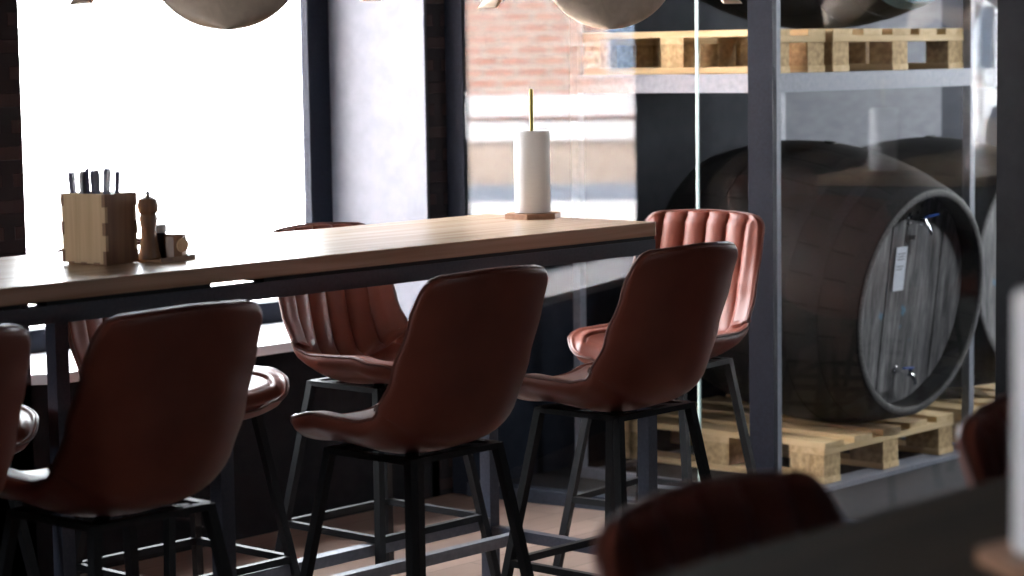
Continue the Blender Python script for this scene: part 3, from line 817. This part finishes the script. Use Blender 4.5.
M['hoop'] = noise_mat('dark_rusty_steel_hoop', (.006, .006, .006), (.016, .015, .014), rough=.6, metal=.1, spec=.25, nscale=16)
M['chime'] = noise_mat('worn_chime_wood', (.05, .047, .045), (.13, .12, .115), nscale=22, rough=.7)
M['bolt'] = base_mat('dull_steel', (.16, .15, .14), .35, .8)[0]
M['teal'] = noise_mat('teal_painted_rim', (.05, .20, .27), (.22, .38, .44), rough=.5, nscale=30)
make_barrel('big dark oak barrel lying in the rack, with taps and a white label', (6.893, 4.76, .668), math.radians(7))
make_barrel('dark barrel with a teal rim on the upper shelf, at the top', (6.893, 4.76, 2.066), math.radians(2), lab=False, rim=M['teal'])
make_pallet('pallet', 'dim wooden pallet beyond the right rack post, under the hidden barrel', (7.50, 4.48, .0), .83, .90, 3, GP)
make_barrel('dark barrel further right behind the rack, mostly hidden by the tapped one', (7.93, 4.93, .645), math.radians(0), lab=False)

# ------------------------------------------------------------------ pendant lamps
def pendant(loc, label, rz):
    t = thing('pendant_lamp', label, 'lamp', loc, rz, 'petal shaded pendant lamps')
    # loc z = lowest rim; four drooping petals round a small bulb holder
    def petal(a, R, drop, width, z_low):
        bm = bmesh.new(); nu, nv = 32, 30; V = []
        for j in range(nv + 1):
            v = math.sin(PI / 2 * j / nv); row = []
            r = .035 + (R - .035) * (v ** .8)
            z = z_low + drop * (1 - v ** 1.7)
            w = width * (math.sin(PI * (.12 + .88 * min(1, v * .95)) * .5) if v < .75 else 1) * math.sqrt(max(.0, 1 - max(0, (v - .55) / .45) ** 2.2)) + .002
            for i in range(nu + 1):
                u = -1 + 2 * i / nu
                x = r - .05 * u * u * v
                row.append(bm.verts.new((x * math.cos(a) - u * w * math.sin(a), x * math.sin(a) + u * w * math.cos(a), z + .055 * u * u * (1 - v) * .3)))
            V.append(row)
        for j in range(nv):
            for i in range(nu): bm.faces.new((V[j][i], V[j][i + 1], V[j + 1][i + 1], V[j + 1][i]))
        o = mesh_obj('petal', bm, M['veneer'], t, True)
        sm = o.modifiers.new('thickness', 'SOLIDIFY'); sm.thickness = .003
        return o
    petal(0, .31, .22, .168, -.010); petal(PI, .31, .22, .168, -.022)
    petal(PI / 2, .36, .20, .14, .044); petal(-PI / 2, .36, .20, .14, .044)
    bm = bmesh.new(); lathe(bm, [(.0, .16), (.03, .16), (.04, .17), (.04, .24), (.02, .26), (.0, .26)], 24); mesh_obj('bulb_holder', bm, M['lamp_dark'], t, True)
    bm = bmesh.new(); tube(bm, [(0, 0, .25), (0, 0, CEIL - loc[2] - .02)], .003, 8); mesh_obj('cord', bm, M['lamp_dark'], t)
    bm = bmesh.new(); lathe(bm, [(.05, CEIL - loc[2] - .025), (.055, CEIL - loc[2] - .002)], 24); mesh_obj('ceiling_cup', bm, M['lamp_dark'], t, True)
    return t
RZ = math.radians(42)
pendant((3.56, 4.10, 1.578), 'pale petal-shaded pendant lamp at the top, in front of the bright window', math.radians(49))
pendant((4.90, 4.06, 1.578), 'dark petal-shaded pendant lamp at the top, right of the paper towel roll', math.radians(39.6))

# unseen lamp added inside the glazed store to light the rack front
cl = thing('added_store_light', 'unseen light strip added on the store room ceiling to light the rack', 'lamp', (7.2, 1.9, CEIL))
boxo('housing', M['white_plastic'], cl, -.65, .65, -.06, .06, -.06, 0, .004)
boxo('diffuser', emit_mat('lit_diffuser', (.86, .93, 1.), 0), cl, -.63, .63, -.05, .05, -.068, -.061)

# ------------------------------------------------------------------ light
W = bpy.data.worlds.new('sky'); SC.world = W; W.use_nodes = True
bg = W.node_tree.nodes['Background']; bg.inputs[0].default_value = (.90, .95, 1., 1); bg.inputs[1].default_value = 25.
def portal(name, loc, rot, sx, sy):
    l = bpy.data.lights.new(name, 'AREA'); l.shape = 'RECTANGLE'; l.size = sx; l.size_y = sy; l.cycles.is_portal = True
    o = bpy.data.objects.new(name, l); COL.objects.link(o); o.location = loc; o.rotation_euler = rot; return o
portal('window_daylight', (4.09, YW + .10, 1.8), (-PI / 2, 0, 0), 2.95, 2.45)
portal('window_daylight', (-4.85, YW + .10, 1.8), (-PI / 2, 0, 0), 2.5, 2.45)
portal('window_daylight', (11.25, 3.7, 1.75), (PI / 2, 0, PI / 2), 2.4, 1.75)  # portal for the added right window
portal('window_daylight', (6.1, -4.35, 1.9), (PI / 2, 0, 0), .8, .8)  # portal for the added rear window
portal('window_daylight', (-8.15, 4.15, 1.75), (PI / 2, 0, -PI / 2), 2.3, 2.55)  # portal for the added left window
def area(name, loc, rot, sx, sy, w, col):
    l = bpy.data.lights.new(name, 'AREA'); l.shape = 'RECTANGLE'; l.size = sx; l.size_y = sy; l.energy = w; l.color = col
    o = bpy.data.objects.new(name, l); COL.objects.link(o); o.location = loc; o.rotation_euler = rot; return o
sun = bpy.data.lights.new('low_sun', 'SUN'); sun.energy = 45; sun.angle = math.radians(1); sun.color = (1, .93, .84)
so = bpy.data.objects.new('low_sun', sun); COL.objects.link(so); so.rotation_euler = Vector((.6, .05, .9)).to_track_quat('Z', 'Y').to_euler()
area('added_store_light_glow', (7.2, 1.9, CEIL - .075), (math.radians(35), 0, 0), 1.25, .1, 125, (.86, .93, 1.))  # glow of the added store lamp, tilted at the rack

# ------------------------------------------------------------------ camera
f, pitch, roll, yaw = 2314., .1000, .0152, .835
cy, sy = math.cos(yaw), math.sin(yaw)
F = Vector((sy * math.cos(pitch), cy * math.cos(pitch), -math.sin(pitch)))
R_ = Vector((cy, -sy, 0)); D_ = F.cross(R_)
c_, s_ = math.cos(roll), math.sin(roll)
R2 = R_ * c_ + D_ * s_; D2 = -R_ * s_ + D_ * c_
cam = bpy.data.cameras.new('camera'); co = bpy.data.objects.new('camera', cam); COL.objects.link(co)
mw = Matrix((R2, -D2, -F)).transposed().to_4x4(); mw.translation = (0, 0, 1.49); co.matrix_world = mw
cam.sensor_width = 36; cam.lens = f / 1024 * 36; cam.clip_start = .05; cam.clip_end = 300
cam.dof.use_dof = True; cam.dof.focus_distance = 5.85; cam.dof.aperture_fstop = 3.6
SC.camera = co
vs = SC.view_settings; vs.view_transform = 'Standard'; vs.look = 'None'; vs.gamma = 1; vs.exposure = 0; vs.use_curve_mapping = False
SC.cycles.use_denoising = True
SC.cycles.max_bounces = 10; SC.cycles.transparent_max_bounces = 16; SC.cycles.diffuse_bounces = 4
SC.cycles.caustics_reflective = False; SC.cycles.caustics_refractive = False
SC.cycles.sample_clamp_indirect = 60
